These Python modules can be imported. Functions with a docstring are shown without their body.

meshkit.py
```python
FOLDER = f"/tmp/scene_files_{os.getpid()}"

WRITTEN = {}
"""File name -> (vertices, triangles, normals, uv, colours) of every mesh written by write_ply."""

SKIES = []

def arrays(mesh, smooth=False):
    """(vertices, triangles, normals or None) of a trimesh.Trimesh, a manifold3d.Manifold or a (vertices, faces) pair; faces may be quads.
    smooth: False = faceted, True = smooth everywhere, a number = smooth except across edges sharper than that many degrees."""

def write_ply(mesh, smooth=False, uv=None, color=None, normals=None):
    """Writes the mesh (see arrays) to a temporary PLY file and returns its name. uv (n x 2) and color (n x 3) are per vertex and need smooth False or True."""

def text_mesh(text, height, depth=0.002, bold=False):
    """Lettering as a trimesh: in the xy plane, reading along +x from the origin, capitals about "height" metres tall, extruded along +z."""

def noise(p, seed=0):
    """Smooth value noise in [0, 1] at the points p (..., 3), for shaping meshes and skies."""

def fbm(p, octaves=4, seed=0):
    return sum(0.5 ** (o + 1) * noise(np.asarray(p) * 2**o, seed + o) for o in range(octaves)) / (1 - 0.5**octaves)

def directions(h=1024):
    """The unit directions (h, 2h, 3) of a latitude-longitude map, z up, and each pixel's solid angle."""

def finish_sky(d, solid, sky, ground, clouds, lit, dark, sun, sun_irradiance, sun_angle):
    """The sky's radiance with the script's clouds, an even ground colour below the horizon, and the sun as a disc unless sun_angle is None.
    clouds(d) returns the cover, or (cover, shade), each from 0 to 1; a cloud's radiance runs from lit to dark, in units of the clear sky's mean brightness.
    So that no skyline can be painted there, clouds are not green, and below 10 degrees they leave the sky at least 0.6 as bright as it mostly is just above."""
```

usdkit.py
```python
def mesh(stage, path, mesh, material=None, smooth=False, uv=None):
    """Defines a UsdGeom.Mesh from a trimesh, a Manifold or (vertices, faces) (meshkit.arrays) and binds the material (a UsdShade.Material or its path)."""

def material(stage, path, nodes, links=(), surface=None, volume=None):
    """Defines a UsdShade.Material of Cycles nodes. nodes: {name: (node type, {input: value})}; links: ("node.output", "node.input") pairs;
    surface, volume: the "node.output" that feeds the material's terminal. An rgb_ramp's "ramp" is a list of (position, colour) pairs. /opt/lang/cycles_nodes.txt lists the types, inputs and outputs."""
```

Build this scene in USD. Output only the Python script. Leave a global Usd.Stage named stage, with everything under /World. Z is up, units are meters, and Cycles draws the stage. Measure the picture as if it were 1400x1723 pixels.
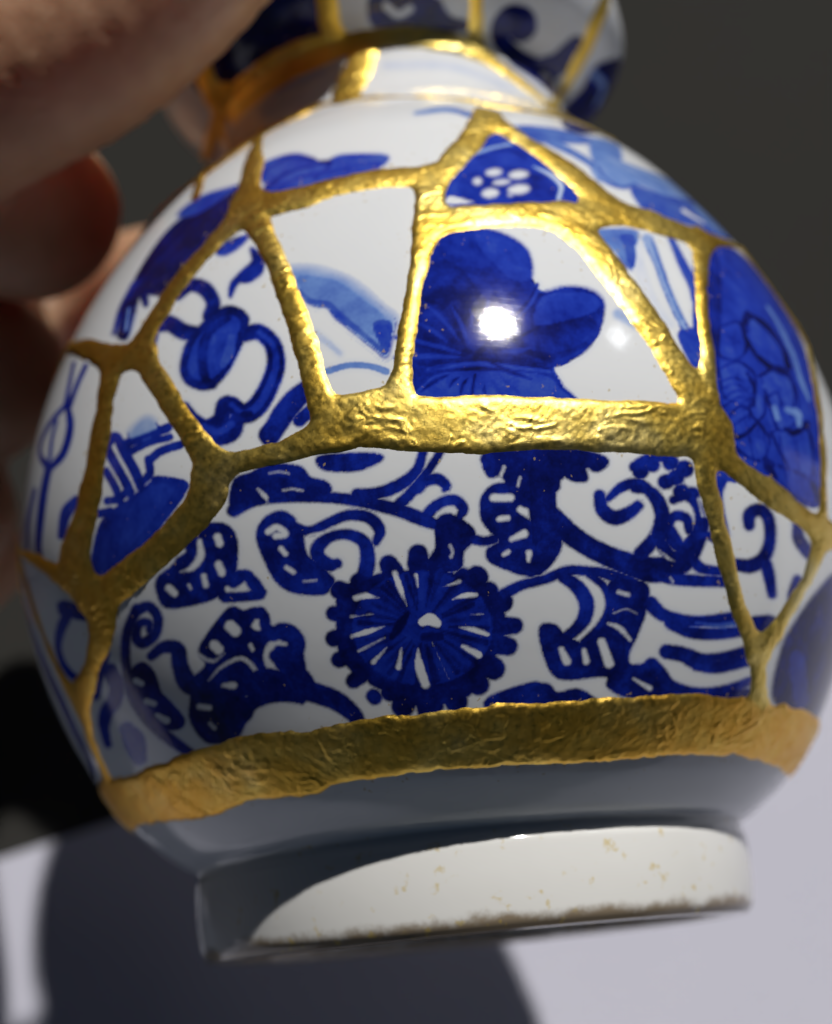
import math, random
import numpy as np, trimesh, manifold3d, usdkit, meshkit
from pxr import Usd, UsdGeom, UsdLux, UsdShade, Gf, Sdf, Vt
from scipy.spatial import cKDTree
from scipy.spatial.transform import Rotation
from scipy.interpolate import PchipInterpolator
from scipy import ndimage
from shapely.geometry import Polygon
from shapely import contains_xy

random.seed(7)
RNG = np.random.default_rng(7)
stage = Usd.Stage.CreateInMemory()
UsdGeom.SetStageUpAxis(stage, 'Z')
UsdGeom.SetStageMetersPerUnit(stage, 1.0)
UsdGeom.Xform.Define(stage, '/World')

# ------------------------------------------------------------------ camera
# vase frame: origin at the centre of the foot, z along the axis. The vase is held tilted, so the world is turned.
FPX, CX, CY = 2698.4, 700.0, 861.5                    # photo is 1400 wide
CAM = np.array([0, -.2, -.00441])
MC = Rotation.from_euler('ZXY', [.01224, .28462, .09643]).as_matrix()   # columns: right, forward, up
DOWN = math.radians(76)                                # camera looks this far below the horizon
H_FOOT = .100                                          # foot centre above the table
WR = np.array([[1, 0, 0], [0, math.cos(DOWN), math.sin(DOWN)], [0, -math.sin(DOWN), math.cos(DOWN)]])
RW = WR @ MC.T                                         # vase frame -> world
ORIGIN = np.array([0, 0, H_FOOT])
W = lambda p: np.asarray(p) @ RW.T + ORIGIN
cam_pos, cam_r, cam_f, cam_u = W(CAM), RW @ MC[:, 0], RW @ MC[:, 1], RW @ MC[:, 2]
FOCUS = .1515
cam = UsdGeom.Camera.Define(stage, '/World/camera')
mm = np.eye(4); mm[0, :3], mm[1, :3], mm[2, :3], mm[3, :3] = cam_r, cam_u, -cam_f, cam_pos
UsdGeom.Xformable(cam).AddTransformOp().Set(Gf.Matrix4d(mm.tolist()))
cam.CreateHorizontalApertureAttr(36.0); cam.CreateVerticalApertureAttr(36.0 * 1024 / 832)
cam.CreateFocalLengthAttr(36.0 * FPX / 1400)
cam.CreateClippingRangeAttr(Gf.Vec2f(.01, 100))
cam.CreateFStopAttr(17.5); cam.CreateFocusDistanceAttr(FOCUS)
cam.CreateExposureAttr(0.0)

# ------------------------------------------------------------------ light
SUN = np.array([.33873, -.61611, .71111]) @ MC        # towards the sun: right, forward, up of the camera
SUN = RW @ MC @ Rotation.from_euler('x', 4, degrees=True).apply(Rotation.from_euler('y', -2, degrees=True).apply(SUN)); SUN /= np.linalg.norm(SUN)
T = Sdf.ValueTypeNames
usdkit.material(stage, '/World/Looks/sky', {
    's': ('sky_texture', {'sky_type': 'single_scattering', 'sun_disc': False, 'sun_elevation': math.asin(SUN[2]), 'sun_rotation': math.atan2(SUN[0], SUN[1])}),
    'b': ('background_shader', {'strength': .008})}, [('s.color', 'b.color')], surface='b.background')
dome = UsdLux.DomeLight.Define(stage, '/World/sky')
UsdShade.MaterialBindingAPI.Apply(dome.GetPrim()).Bind(UsdShade.Material.Get(stage, '/World/Looks/sky'))
dome.GetPrim().SetCustomDataByKey('kind', 'structure')
def look_along(z):
    z = np.asarray(z) / np.linalg.norm(z); x = np.cross([0, 0, 1], z); x /= np.linalg.norm(x); y = np.cross(z, x)
    m = np.eye(4); m[0, :3], m[1, :3], m[2, :3] = x, y, z
    return m


sun = UsdLux.DistantLight.Define(stage, '/World/sun')
sun.CreateIntensityAttr(.93); sun.CreateAngleAttr(1.1); sun.CreateNormalizeAttr(True); sun.CreateColorAttr(Gf.Vec3f(1, .96, .90))


UsdGeom.Xformable(sun).AddTransformOp().Set(Gf.Matrix4d(look_along(SUN).tolist()))


# the photograph shows a second, weaker light in the glaze, to the upper right of the sun's highlight
L2 = RW @ np.array([.68676, -.43505, .58232]); L2 /= np.linalg.norm(L2)
lamp = UsdLux.RectLight.Define(stage, '/World/lamp')
lamp.CreateWidthAttr(.06); lamp.CreateHeightAttr(.10); lamp.CreateIntensityAttr(16.0); lamp.CreateColorAttr(Gf.Vec3f(.93, .96, 1))
ml = look_along(L2); ml[3, :3] = ORIGIN + RW @ np.array([0, 0, .05]) + L2 * 1.2
UsdGeom.Xformable(lamp).AddTransformOp().Set(Gf.Matrix4d(ml.tolist()))


# ------------------------------------------------------------------ helpers
def tag(p, label=None, cat=None, group=None, kind=None):
    for k, v in (('label', label), ('category', cat), ('group', group), ('kind', kind)):
        if v: p.SetCustomDataByKey(k, v)
    return p


NAMES = {}


def path_for(name, parent='/World'):
    n = NAMES.get((parent, name), 0); NAMES[(parent, name)] = n + 1
    return f'{parent}/{name}' + (f'_{n:03d}' if n else '')


def obj(name, v, f, mat, parent='/World', n=None, prim=None):
    """one mesh with given normals; prim: dict of float3 vertex primvars"""
    path = path_for(name, parent)
    m = UsdGeom.Mesh.Define(stage, path)
    m.CreatePointsAttr(Vt.Vec3fArray.FromNumpy(np.ascontiguousarray(v, np.float32)))
    m.CreateFaceVertexCountsAttr(Vt.IntArray.FromNumpy(np.full(len(f), f.shape[1], np.int32)))
    m.CreateFaceVertexIndicesAttr(Vt.IntArray.FromNumpy(np.ascontiguousarray(f, np.int32).ravel()))
    m.CreateSubdivisionSchemeAttr('none')
    if n is not None:
        m.CreateNormalsAttr(Vt.Vec3fArray.FromNumpy(np.ascontiguousarray(n, np.float32))); m.SetNormalsInterpolation('vertex')
    for k, a in (prim or {}).items():
        UsdGeom.PrimvarsAPI(m).CreatePrimvar(k, T.Vector3fArray, 'vertex').Set(Vt.Vec3fArray.FromNumpy(np.ascontiguousarray(a, np.float32)))
    UsdShade.MaterialBindingAPI.Apply(m.GetPrim()).Bind(UsdShade.Material.Get(stage, '/World/Looks/' + mat))
    return m.GetPrim()


def catmull(p, step):
    p = np.asarray(p, float)
    if len(p) == 1: return p
    q = np.vstack([2 * p[0] - p[1], p, 2 * p[-1] - p[-2]]); out = []
    for i in range(len(p) - 1):
        a, b, c, d = q[i:i + 4]; n = max(2, int(np.linalg.norm((c - b)[:2]) / step) + 1)
        t = np.linspace(0, 1, n, endpoint=False)[:, None]
        out.append(.5 * (2 * b + (c - a) * t + (2 * a - 5 * b + 4 * c - d) * t ** 2 + (3 * b - a - 3 * c + d) * t ** 3))
    return np.vstack(out + [p[-1:]])


# ------------------------------------------------------------------ the turned profile
PZ = [0, .0005, .0016, .0060, .0088, .0097, .0103, .0110, .0122, .0150, .0220, .0340, .0480, .0620, .0760, .0880, .0950, .0978, .1005, .1040, .1080, .1095, .1120, .1150, .1180, .1220, .1270, .1350, .1450]
PR = [.0322, .0328, .0331, .0334, .0333, .0329, .0329, .0341, .0358, .0392, .0446, .0500, .0528, .0509, .0457, .0384, .0320, .0289, .0265, .0247, .0236, .0240, .0275, .0312, .0327, .0324, .0304, .0262, .0225]
ZT = np.linspace(0, .145, 5801); RT = ndimage.gaussian_filter1d(PchipInterpolator(PZ, PR)(ZT), 8, mode='nearest')
smooth = lambda a, b, x: (lambda t: t * t * (3 - 2 * t))(np.clip((x - a) / (b - a), 0, 1))
wz = smooth(.016, .026, ZT) * (1 - smooth(.084, .092, ZT))
RT = RT * (1 - wz) + ndimage.gaussian_filter1d(RT, 190, mode='nearest') * wz
DR = ndimage.gaussian_filter1d(np.gradient(RT, ZT), 6, mode='nearest')
ST = np.concatenate([[0], np.cumsum(np.hypot(np.diff(ZT), np.diff(RT)))])
rad = lambda z: np.interp(z, ZT, RT)
arc = lambda z: np.interp(z, ZT, ST)
SP = .00019
z_at = lambda s: np.interp(s, ST, ZT)
seg = []
for z0, z1, sp in ((0, .0120, .0004), (.0120, .1085, SP), (.1085, .1200, .00026), (.1200, .145, .0009)):
    s0, s1 = arc(z0), arc(z1); seg.append(np.linspace(s0, s1, int((s1 - s0) / sp) + 1)[:-1])
SG = np.concatenate(seg + [[ST[-1]]])
ZG = z_at(SG)
thf = np.linspace(-1.62, 1.62, int(3.24 * .05 / SP)); nb = 150
THG = np.concatenate([np.linspace(-math.pi, thf[0], nb // 2 + 1)[:-1], thf, np.linspace(thf[-1], math.pi, nb // 2 + 1)[1:]])
NR, NC = len(ZG), len(THG)
RG = rad(ZG)
P = np.stack([RG[:, None] * np.sin(THG)[None], -RG[:, None] * np.cos(THG)[None], np.repeat(ZG[:, None], NC, 1)], -1)
TZ = np.interp(ZG, ZT, DR)
N = np.stack([np.repeat(np.sin(THG)[None], NR, 0), np.repeat(-np.cos(THG)[None], NR, 0), -np.repeat(TZ[:, None], NC, 1)], -1)
N /= np.linalg.norm(N, axis=-1, keepdims=True)


def rays(uv):
    uv = np.asarray(uv, float)
    d = np.stack([(uv[:, 0] - CX) / FPX, np.ones(len(uv)), -(uv[:, 1] - CY) / FPX], 1) @ MC.T
    return d                                            # forward component 1


def hit(uv):
    """Where the view through a photo pixel meets the vase; a miss gives the nearest point of the outline."""
    out = []
    for k in range(0, len(uv), 2000):
        d = rays(uv[k:k + 2000]); ts = np.linspace(.135, .235, 401)
        X = CAM + ts[None, :, None] * d[:, None]
        q = np.hypot(X[..., 0], X[..., 1]) - rad(X[..., 2])
        q = np.where((X[..., 2] < 0) | (X[..., 2] > .144), np.maximum(q, .002), q)
        r = np.arange(len(d)); i = np.maximum((q < 0).argmax(1), 1); ok = (q < 0).any(1)
        a, b = q[r, i - 1], q[r, i]
        t = np.where(ok, ts[i - 1] + (ts[1] - ts[0]) * a / np.where(a - b == 0, 1, a - b), ts[q.argmin(1)])
        x = CAM + t[:, None] * d
        th = np.arctan2(x[:, 0], -x[:, 1]); z = np.clip(x[:, 2], 0, .144); rr = rad(z)
        out.append(np.stack([rr * np.sin(th), -rr * np.cos(th), z], 1))
    return np.vstack(out)


def tz(th, z):
    r = rad(z); return np.stack([r * np.sin(th), -r * np.cos(th), z + 0 * th], -1)


px_m = lambda X: ((X - CAM) @ MC[:, 1]) / FPX           # metres per photo pixel at a point


def proj(X):
    q = (X - CAM) @ MC
    return np.stack([CX + FPX * q[..., 0] / q[..., 1], CY - FPX * q[..., 2] / q[..., 1]], -1)


UV = proj(P)                                            # where the grid shows in the photo, for tracing widths and outlines
FACING = ((CAM - P) * N).sum(-1) > 0
KPX = .0575                                             # mm of glaze per photo pixel, seen square on


def near_of(sl, uvp, X):
    """distance in mm as traced (seen from the photo's side, but never stretched more than about twice) and the nearest sample"""
    B = P[sl]; sh = B.shape[:2]
    dd, i = cKDTree(uvp).query(UV[sl].reshape(-1, 2))
    d3 = np.linalg.norm(B.reshape(-1, 3) - X[i], axis=1) * 1000
    d = np.where(FACING[sl].ravel(), np.maximum(dd * KPX, d3 * .45), d3)
    return d.reshape(sh), i.reshape(sh)


def block(X, margin):
    th = np.arctan2(X[:, 0], -X[:, 1]); s = arc(X[:, 2]); rmin = max(rad(X[:, 2]).min(), .02)
    i0, i1 = np.searchsorted(SG, [s.min() - margin, s.max() + margin])
    if np.abs(th).max() > 1.6: j0, j1 = 0, NC
    else: j0, j1 = np.searchsorted(THG, [th.min() - margin / rmin, th.max() + margin / rmin])
    return slice(max(i0 - 1, 0), min(i1 + 1, NR)), slice(max(j0 - 1, 0), min(j1 + 1, NC))


# ------------------------------------------------------------------ painted decoration: signed distance (mm), tone, edge softness (mm)
SD = np.full((NR, NC), 2.0); TONE = np.full((NR, NC), .1); SOFT = np.full((NR, NC), .21)
ORG = {'f': (0, 0, 1), 1: (0, 0, 2), 2: (700, 0, 2), 3: (0, 400, 2.8), 4: (400, 350, 2.8), 5: (900, 350, 2.8), 6: (0, 850, 2.8), 7: (400, 750, 2.8), 8: (900, 750, 2.8)}
CUR = ['f']


def toph(pts):
    ox, oy, s = ORG[CUR[0]]; p = np.array(pts, float).reshape(-1, 2)
    return p / s + [ox, oy], s


def apply(sl, d, tone, soft, erase):
    sd = SD[sl]
    if erase:
        SD[sl] = np.maximum(sd, -d); return
    w = smooth(.13, -.13, d); w = np.where(sd > 0, np.where(d < .6, 1.0, 0), w)
    TONE[sl] = TONE[sl] * (1 - w) + tone * w; SOFT[sl] = SOFT[sl] * (1 - w) + soft * w
    SD[sl] = np.minimum(sd, d)


def S(pts, w, tone=.10, soft=.21, erase=False):
    """brush stroke; w one width or widths along the points (pixels of the traced view)"""
    p, s = toph(pts); w = np.broadcast_to(np.asarray(w, float), len(p)) / s
    q = catmull(np.column_stack([p, w]), 3.0); X = hit(q[:, :2]); r = q[:, 2] / 2 * KPX
    sl = block(X, (r.max() + max(.5, 1.6 * soft)) * .0022)
    if P[sl].size == 0: return
    dist, i = near_of(sl, q[:, :2], X)
    apply(sl, dist - r[i], tone, soft, erase)


def F(pts, tone=.10, soft=.21, erase=False, smoothed=True):
    """filled area"""
    p, s = toph(pts); p = np.vstack([p, p[:1]])
    if smoothed:
        q = np.vstack([p[-2], p, p[1]]); q = catmull(q, 3.0); k = len(q)
        a = np.argmin(np.linalg.norm(q - p[0], axis=1)[:k // 2]); b = k - 1 - np.argmin(np.linalg.norm(q - p[0], axis=1)[::-1][:k // 2]); q = q[a:b + 1]
    else:
        q = np.vstack([np.linspace(p[i], p[i + 1], max(2, int(np.linalg.norm(p[i + 1] - p[i]) / 3)), endpoint=False) for i in range(len(p) - 1)])
    X = hit(q); sl = block(X, max(.5, 1.6 * soft) * .0022)
    if P[sl].size == 0: return
    dist, i = near_of(sl, q, X)
    ins = contains_xy(Polygon(q).buffer(0), UV[sl][..., 0].ravel(), UV[sl][..., 1].ravel()).reshape(dist.shape) & FACING[sl]
    apply(sl, np.where(ins, -dist, dist), tone, soft, erase)


def E_(pts, w): S(pts, np.asarray(w, float) * 1.12 + 4.5, erase=True)
def ell(cx, cy, rx, ry, rot=0, n=16):
    a = np.linspace(0, 2 * np.pi, n, endpoint=False); c, s = math.cos(rot), math.sin(rot)
    return np.column_stack([cx + rx * np.cos(a) * c - ry * np.sin(a) * s, cy + rx * np.cos(a) * s + ry * np.sin(a) * c])


W_ = E_
# -- large shard with the chrysanthemum scroll -------------------------------------------------
CUR[0] = 7
S([(-20, 305), (60, 265), (150, 250), (300, 243), (450, 246), (600, 266), (760, 305), (870, 347), (935, 372)], [50, 45, 36, 36, 40, 46, 52, 52, 40])
F([(-20, 170), (60, 130), (150, 90), (290, 100), (340, 150), (420, 175), (432, 225), (330, 248), (150, 258), (-20, 305)], .08)
W_([(150, 130), (195, 122), (240, 132)], 15); W_([(95, 205), (130, 240), (140, 262)], [18, 28, 12]); W_([(215, 210), (260, 204), (305, 212)], 17)
F([(380, 55), (400, 108), (520, 118), (600, 104), (680, 62), (645, 40), (500, 40)], .08)
S([(560, 228), (640, 226), (720, 205), (800, 160), (850, 105), (872, 30)], [40, 44, 48, 44, 36, 30])
S([(735, 300), (800, 240), (850, 180), (910, 100), (960, 20)], [44, 40, 34, 28, 26])
S([(850, 205), (890, 165), (945, 158), (982, 190), (975, 205)], [34, 40, 42, 36, 18])
S([(880, 345), (925, 290), (985, 258), (1035, 262), (1062, 300), (1045, 335)], [44, 40, 38, 40, 38, 22])
F([(935, 360), (1000, 325), (1100, 385), (1112, 440), (1062, 500), (1045, 580), (930, 590), (880, 570), (935, 480)], .05)
W_([(1000, 470), (1012, 500), (1005, 525)], 20)
# curled leaf on the left of the flower
F([(92, 420), (140, 335), (235, 322), (285, 390), (300, 560), (425, 600), (420, 690), (280, 692), (190, 645), (130, 540)], .09)
S([(110, 420), (150, 350), (215, 332), (262, 378), (340, 402), (430, 362), (520, 328), (615, 338), (668, 395), (652, 455)], [34, 34, 38, 36, 34, 34, 38, 44, 44, 24])
S([(412, 560), (375, 510), (388, 465), (450, 425), (530, 420), (598, 460), (612, 540), (596, 620), (570, 690)], [40, 56, 50, 36, 40, 52, 60, 66, 70])
S([(375, 520), (425, 560), (470, 555)], [50, 52, 34])
S([(280, 430), (300, 530), (370, 590), (425, 640)], [50, 56, 60, 56], .08)
W_([(145, 405), (185, 385), (225, 415), (180, 425)], 38); W_([(205, 485), (225, 510)], 32); W_([(230, 575), (262, 595)], 30); W_([(310, 640), (370, 634)], 17)
W_([(325, 470), (330, 432), (400, 410), (480, 378), (560, 366), (622, 410)], [20, 26, 20, 16, 14, 8])
# flower
fl = [(440, 680), (425, 790), (425, 905), (455, 1010), (520, 1110), (640, 1100), (720, 1230), (900, 1260), (1060, 1230), (1130, 1150), (1240, 1060), (1300, 950), (1335, 850), (1290, 740), (1190, 680), (1180, 590), (1050, 590), (960, 575), (850, 520), (700, 535), (640, 600), (560, 640)]
F([(480, 680), (470, 800), (475, 950), (540, 1060), (640, 1110), (740, 1200), (900, 1220), (1080, 1180), (1180, 1040), (1245, 920), (1250, 780), (1150, 680), (1000, 600), (850, 590), (700, 600), (570, 640)], .07)
for x, y, r in [(712, 560, 78), (850, 512, 82), (955, 570, 70), (1125, 622, 100), (1062, 610, 60), (1245, 735, 92), (1180, 690, 90), (1305, 848, 66), (1275, 945, 74), (1205, 1050, 96), (1135, 1125, 90), (1030, 1205, 96), (900, 1240, 100), (780, 1225, 100), (720, 1160, 80), (545, 1108, 60), (478, 1008, 64), (452, 908, 66), (452, 790, 60), (478, 680, 76), (570, 640, 70), (560, 1020, 70), (600, 1070, 60)]:
    S([(870 + .6 * (x - 870), 860 + .6 * (y - 860)), (870 + .85 * (x - 870), 860 + .85 * (y - 860)), (x, y)], [r * .7, r * 1.15, r], .06)
S([(640, 1180), (646, 1186)], 58, .09)
F(ell(870, 860, 330, 270), .13, .12)
for a_ in np.linspace(0, 2 * np.pi, 30, endpoint=False):
    a_ += RNG.uniform(-.08, .08); r1 = RNG.uniform(.28, .4); r2 = RNG.uniform(.72, .92)
    S([(870 + 330 * r1 * math.cos(a_), 850 + 290 * r1 * math.sin(a_)), (870 + 350 * r2 * math.cos(a_), 855 + 310 * r2 * math.sin(a_))], [10, RNG.uniform(22, 34)], RNG.choice([.05, .06, .09]))
for p_, w_ in [([(740, 600), (765, 670), (798, 755)], [30, 34, 8]), ([(842, 610), (850, 665)], [26, 14]), ([(555, 718), (610, 708), (665, 718)], [30, 34, 10]), ([(535, 805), (640, 792)], [18, 8]), ([(540, 898), (610, 876), (692, 852)], [24, 34, 12]), ([(572, 965), (692, 905)], [22, 12]), ([(640, 1020), (705, 945)], [30, 12]), ([(772, 955), (758, 1045)], [16, 32]), ([(848, 955), (856, 1040), (885, 1125)], [14, 48, 44]), ([(915, 925), (995, 1100)], [8, 12]), ([(1060, 945), (1135, 985)], [26, 40]), ([(1045, 855), (1110, 868), (1178, 890)], [12, 32, 26]), ([(1010, 725), (1070, 705), (1122, 702)], [14, 32, 26]), ([(965, 665), (1045, 640)], [12, 22]), ([(1060, 795), (1155, 792)], [8, 14]), ([(870, 830), (905, 818), (940, 836)], [46, 62, 46])]:
    W_(p_, w_)
S([(800, 790), (765, 845), (728, 900)], [20, 46, 26], .01); S([(880, 900), (950, 900)], 40, .05)
S([(640, 1100), (700, 1130)], 50, .05)
# leaf right of the flower and bottom pieces
F([(1178, 1195), (1280, 1150), (1420, 1120), (1420, 1225), (1190, 1235)], .10)
S([(1255, 700), (1330, 660), (1420, 635)], [46, 36, 34])
S([(930, 1190), (945, 1230)], 40, .05)
# upper middle leaf mass
F([(1170, 30), (1180, 140), (1235, 140), (1262, 175), (1200, 190), (1150, 250), (1150, 340), (1185, 395), (1235, 450), (1178, 490), (1190, 545), (1280, 585), (1340, 605), (1430, 600), (1520, 480), (1500, 330), (1450, 20)], .08)
S([(1110, 440), (1160, 450), (1210, 440)], 34, .1)
for p_, w_ in [([(1205, 245), (1285, 245)], 42), ([(1232, 345), (1272, 340)], 32), ([(1330, 300), (1392, 330)], [36, 52]), ([(1290, 440), (1350, 415)], [30, 44]), ([(1255, 512), (1275, 500)], 28), ([(1372, 505), (1376, 535)], 36), ([(1235, 155), (1255, 100)], 22), ([(1320, 190), (1330, 150)], 18)]:
    W_(p_, w_)
CUR[0] = 8
F([(-10, 30), (200, 20), (335, 60), (322, 105), (240, 102), (245, 160), (185, 165), (122, 138), (112, 200), (72, 240), (100, 330), (130, 420), (40, 480), (-10, 440)], .05)
for x, y, r in [(205, 132, 66), (290, 85, 66), (100, 120, 80)]: S([(x - 3, y), (x + 3, y)], r, .05)
S([(30, 300), (90, 350), (170, 420), (280, 490), (420, 550), (560, 585), (690, 555), (765, 460), (800, 360)], [100, 96, 88, 84, 92, 110, 90, 60, 40], .06)
S([(40, 480), (10, 560), (-20, 590)], [70, 60, 50], .08)
S([(305, 235), (318, 300), (375, 340), (440, 318), (490, 280)], [44, 52, 58, 50, 36])
S([(345, 250), (410, 195), (490, 180), (555, 235), (592, 330), (565, 430), (500, 510)], [18, 36, 42, 40, 44, 50, 60])
S([(470, 200), (560, 220), (610, 300), (615, 390), (590, 460)], 32, .09)
W_([(395, 285), (450, 245), (510, 262), (552, 340), (545, 420)], [10, 20, 24, 20, 8])
S([(652, 255), (715, 238), (765, 285), (778, 360), (740, 440), (690, 480), (640, 440), (628, 370), (665, 330), (715, 345), (728, 400)], [30, 34, 36, 38, 40, 40, 42, 40, 36, 36, 30], .08)
S([(600, 470), (640, 520), (700, 530)], 50, .08)
for x, y, r in [(498, 120, 62), (555, 92, 52), (618, 170, 60), (665, 150, 64), (690, 215, 60), (640, 80, 60), (705, 110, 70), (740, 230, 60)]: S([(x - 3, y), (x + 3, y)], r, .08)
S([(470, 100), (540, 60), (640, 50)], 40, .1)
W_([(585, 490), (630, 530), (660, 545)], [8, 18, 8]); W_([(770, 250), (790, 330)], 16)
S([(735, 520), (775, 572), (840, 590), (890, 588)], [46, 40, 36, 34]); S([(640, 400), (700, 500)], 40, .08)
S([(770, 430), (810, 420), (850, 440)], 30, .1)
S([(560, 600), (640, 625), (760, 636), (900, 640)], [40, 46, 44, 40])
W_([(638, 622), (650, 640)], 16)
# leaf below
S([(-20, 648), (60, 625), (150, 590), (240, 590), (340, 605), (450, 650), (510, 700)], [30, 34, 36, 34, 40, 56, 50])
S([(130, 618), (195, 660), (240, 730), (238, 800), (200, 860), (150, 900)], [40, 54, 60, 56, 46, 40])
S([(250, 600), (330, 670), (352, 760), (310, 850), (230, 925)], [24, 26, 30, 30, 24])
F([(360, 640), (520, 650), (525, 760), (480, 890), (440, 980), (455, 1035), (560, 1025), (600, 1060), (640, 1140), (760, 1150), (1010, 1150), (1010, 1195), (500, 1190), (350, 1140), (330, 1085), (120, 1095), (50, 1000), (25, 860), (90, 845), (140, 890), (230, 930), (310, 860), (345, 760)], .07)
for p_, w_ in [([(125, 960), (150, 1015)], [34, 46]), ([(232, 965), (242, 1015)], [30, 38]), ([(315, 925), (350, 1025)], [44, 50]), ([(345, 838), (400, 860), (450, 915)], [18, 30, 22]), ([(395, 690), (440, 702)], 26), ([(465, 1098), (540, 1142)], [18, 32]), ([(370, 790), (430, 770), (480, 790)], 12)]:
    W_(p_, w_)
W_([(640, 1075), (740, 1110), (860, 1110), (960, 1075)], [24, 44, 50, 30])
S([(545, 745), (600, 795), (700, 822), (800, 826), (960, 806)], [60, 50, 42, 40, 44])
S([(640, 850), (740, 880), (860, 886), (985, 872)], [24, 46, 44, 40]); S([(640, 830), (700, 860)], 50, .1); S([(760, 835), (860, 842), (970, 830)], 14, .3, .15)
S([(620, 970), (700, 985), (760, 1022), (860, 1030), (1000, 985)], [56, 60, 50, 30, 34]); S([(720, 985), (800, 1000), (900, 990), (1000, 960)], [50, 30, 30, 26]); S([(760, 1040), (860, 1052), (1000, 1020)], 30, .12)
S([(550, 1035), (590, 1075), (640, 1135), (760, 1165), (900, 1150), (1040, 1100)], [60, 56, 54, 40, 34, 30])
F([(-10, 1138), (60, 1125), (105, 1165), (200, 1150), (275, 1190), (270, 1220), (-10, 1230)], .08)
# lower left of the large shard
CUR[0] = 6
F([(870, 180), (935, 105), (1050, 90), (1112, 160), (1105, 330), (1050, 410), (960, 455), (800, 482), (752, 440), (742, 350), (820, 280)], .08)
for p_, w_ in [([(808, 245), (860, 215)], 34), ([(940, 170), (945, 240), (905, 295), (850, 315)], [30, 42, 34, 10]), ([(1025, 150), (1035, 180)], 42), ([(1030, 280), (1045, 318)], 42), ([(960, 335), (970, 378)], 34), ([(795, 390), (822, 415)], 40), ([(890, 378), (898, 392)], 22)]: W_(p_, w_)
S([(1050, 425), (1075, 355), (1145, 330), (1192, 360), (1225, 410)], [40, 42, 40, 42, 46]); S([(1060, 435), (1140, 432), (1225, 420)], [38, 34, 40]); W_([(1075, 395), (1130, 385)], 36)
S([(640, 500), (700, 478), (742, 530), (728, 610), (672, 650), (640, 620), (655, 560), (700, 555), (705, 590)], [40, 36, 36, 38, 40, 36, 30, 26, 22])
S([(645, 490), (600, 600), (592, 720), (610, 850), (660, 960), (760, 1070), (890, 1165)], [40, 36, 32, 38, 42, 44, 34])
S([(712, 712), (770, 670), (835, 680), (850, 760), (890, 840), (970, 850), (1030, 780)], [30, 44, 60, 66, 84, 80, 60])
F([(612, 800), (670, 745), (722, 790), (755, 880), (805, 935), (865, 1010), (840, 1052), (770, 1045), (700, 985), (630, 920)], .10, .14)
for p_, w_ in [([(640, 828), (665, 840)], 36), ([(690, 925), (725, 935)], 36), ([(740, 990), (785, 1015)], [30, 40])]: W_(p_, w_)
F([(940, 690), (980, 610), (1080, 488), (1150, 500), (1240, 488), (1275, 570), (1330, 562), (1400, 610), (1440, 800), (1430, 930), (1250, 960), (1160, 1020), (1110, 1095), (980, 1115), (900, 1010), (900, 900), (870, 850), (970, 760)], .07)
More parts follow.
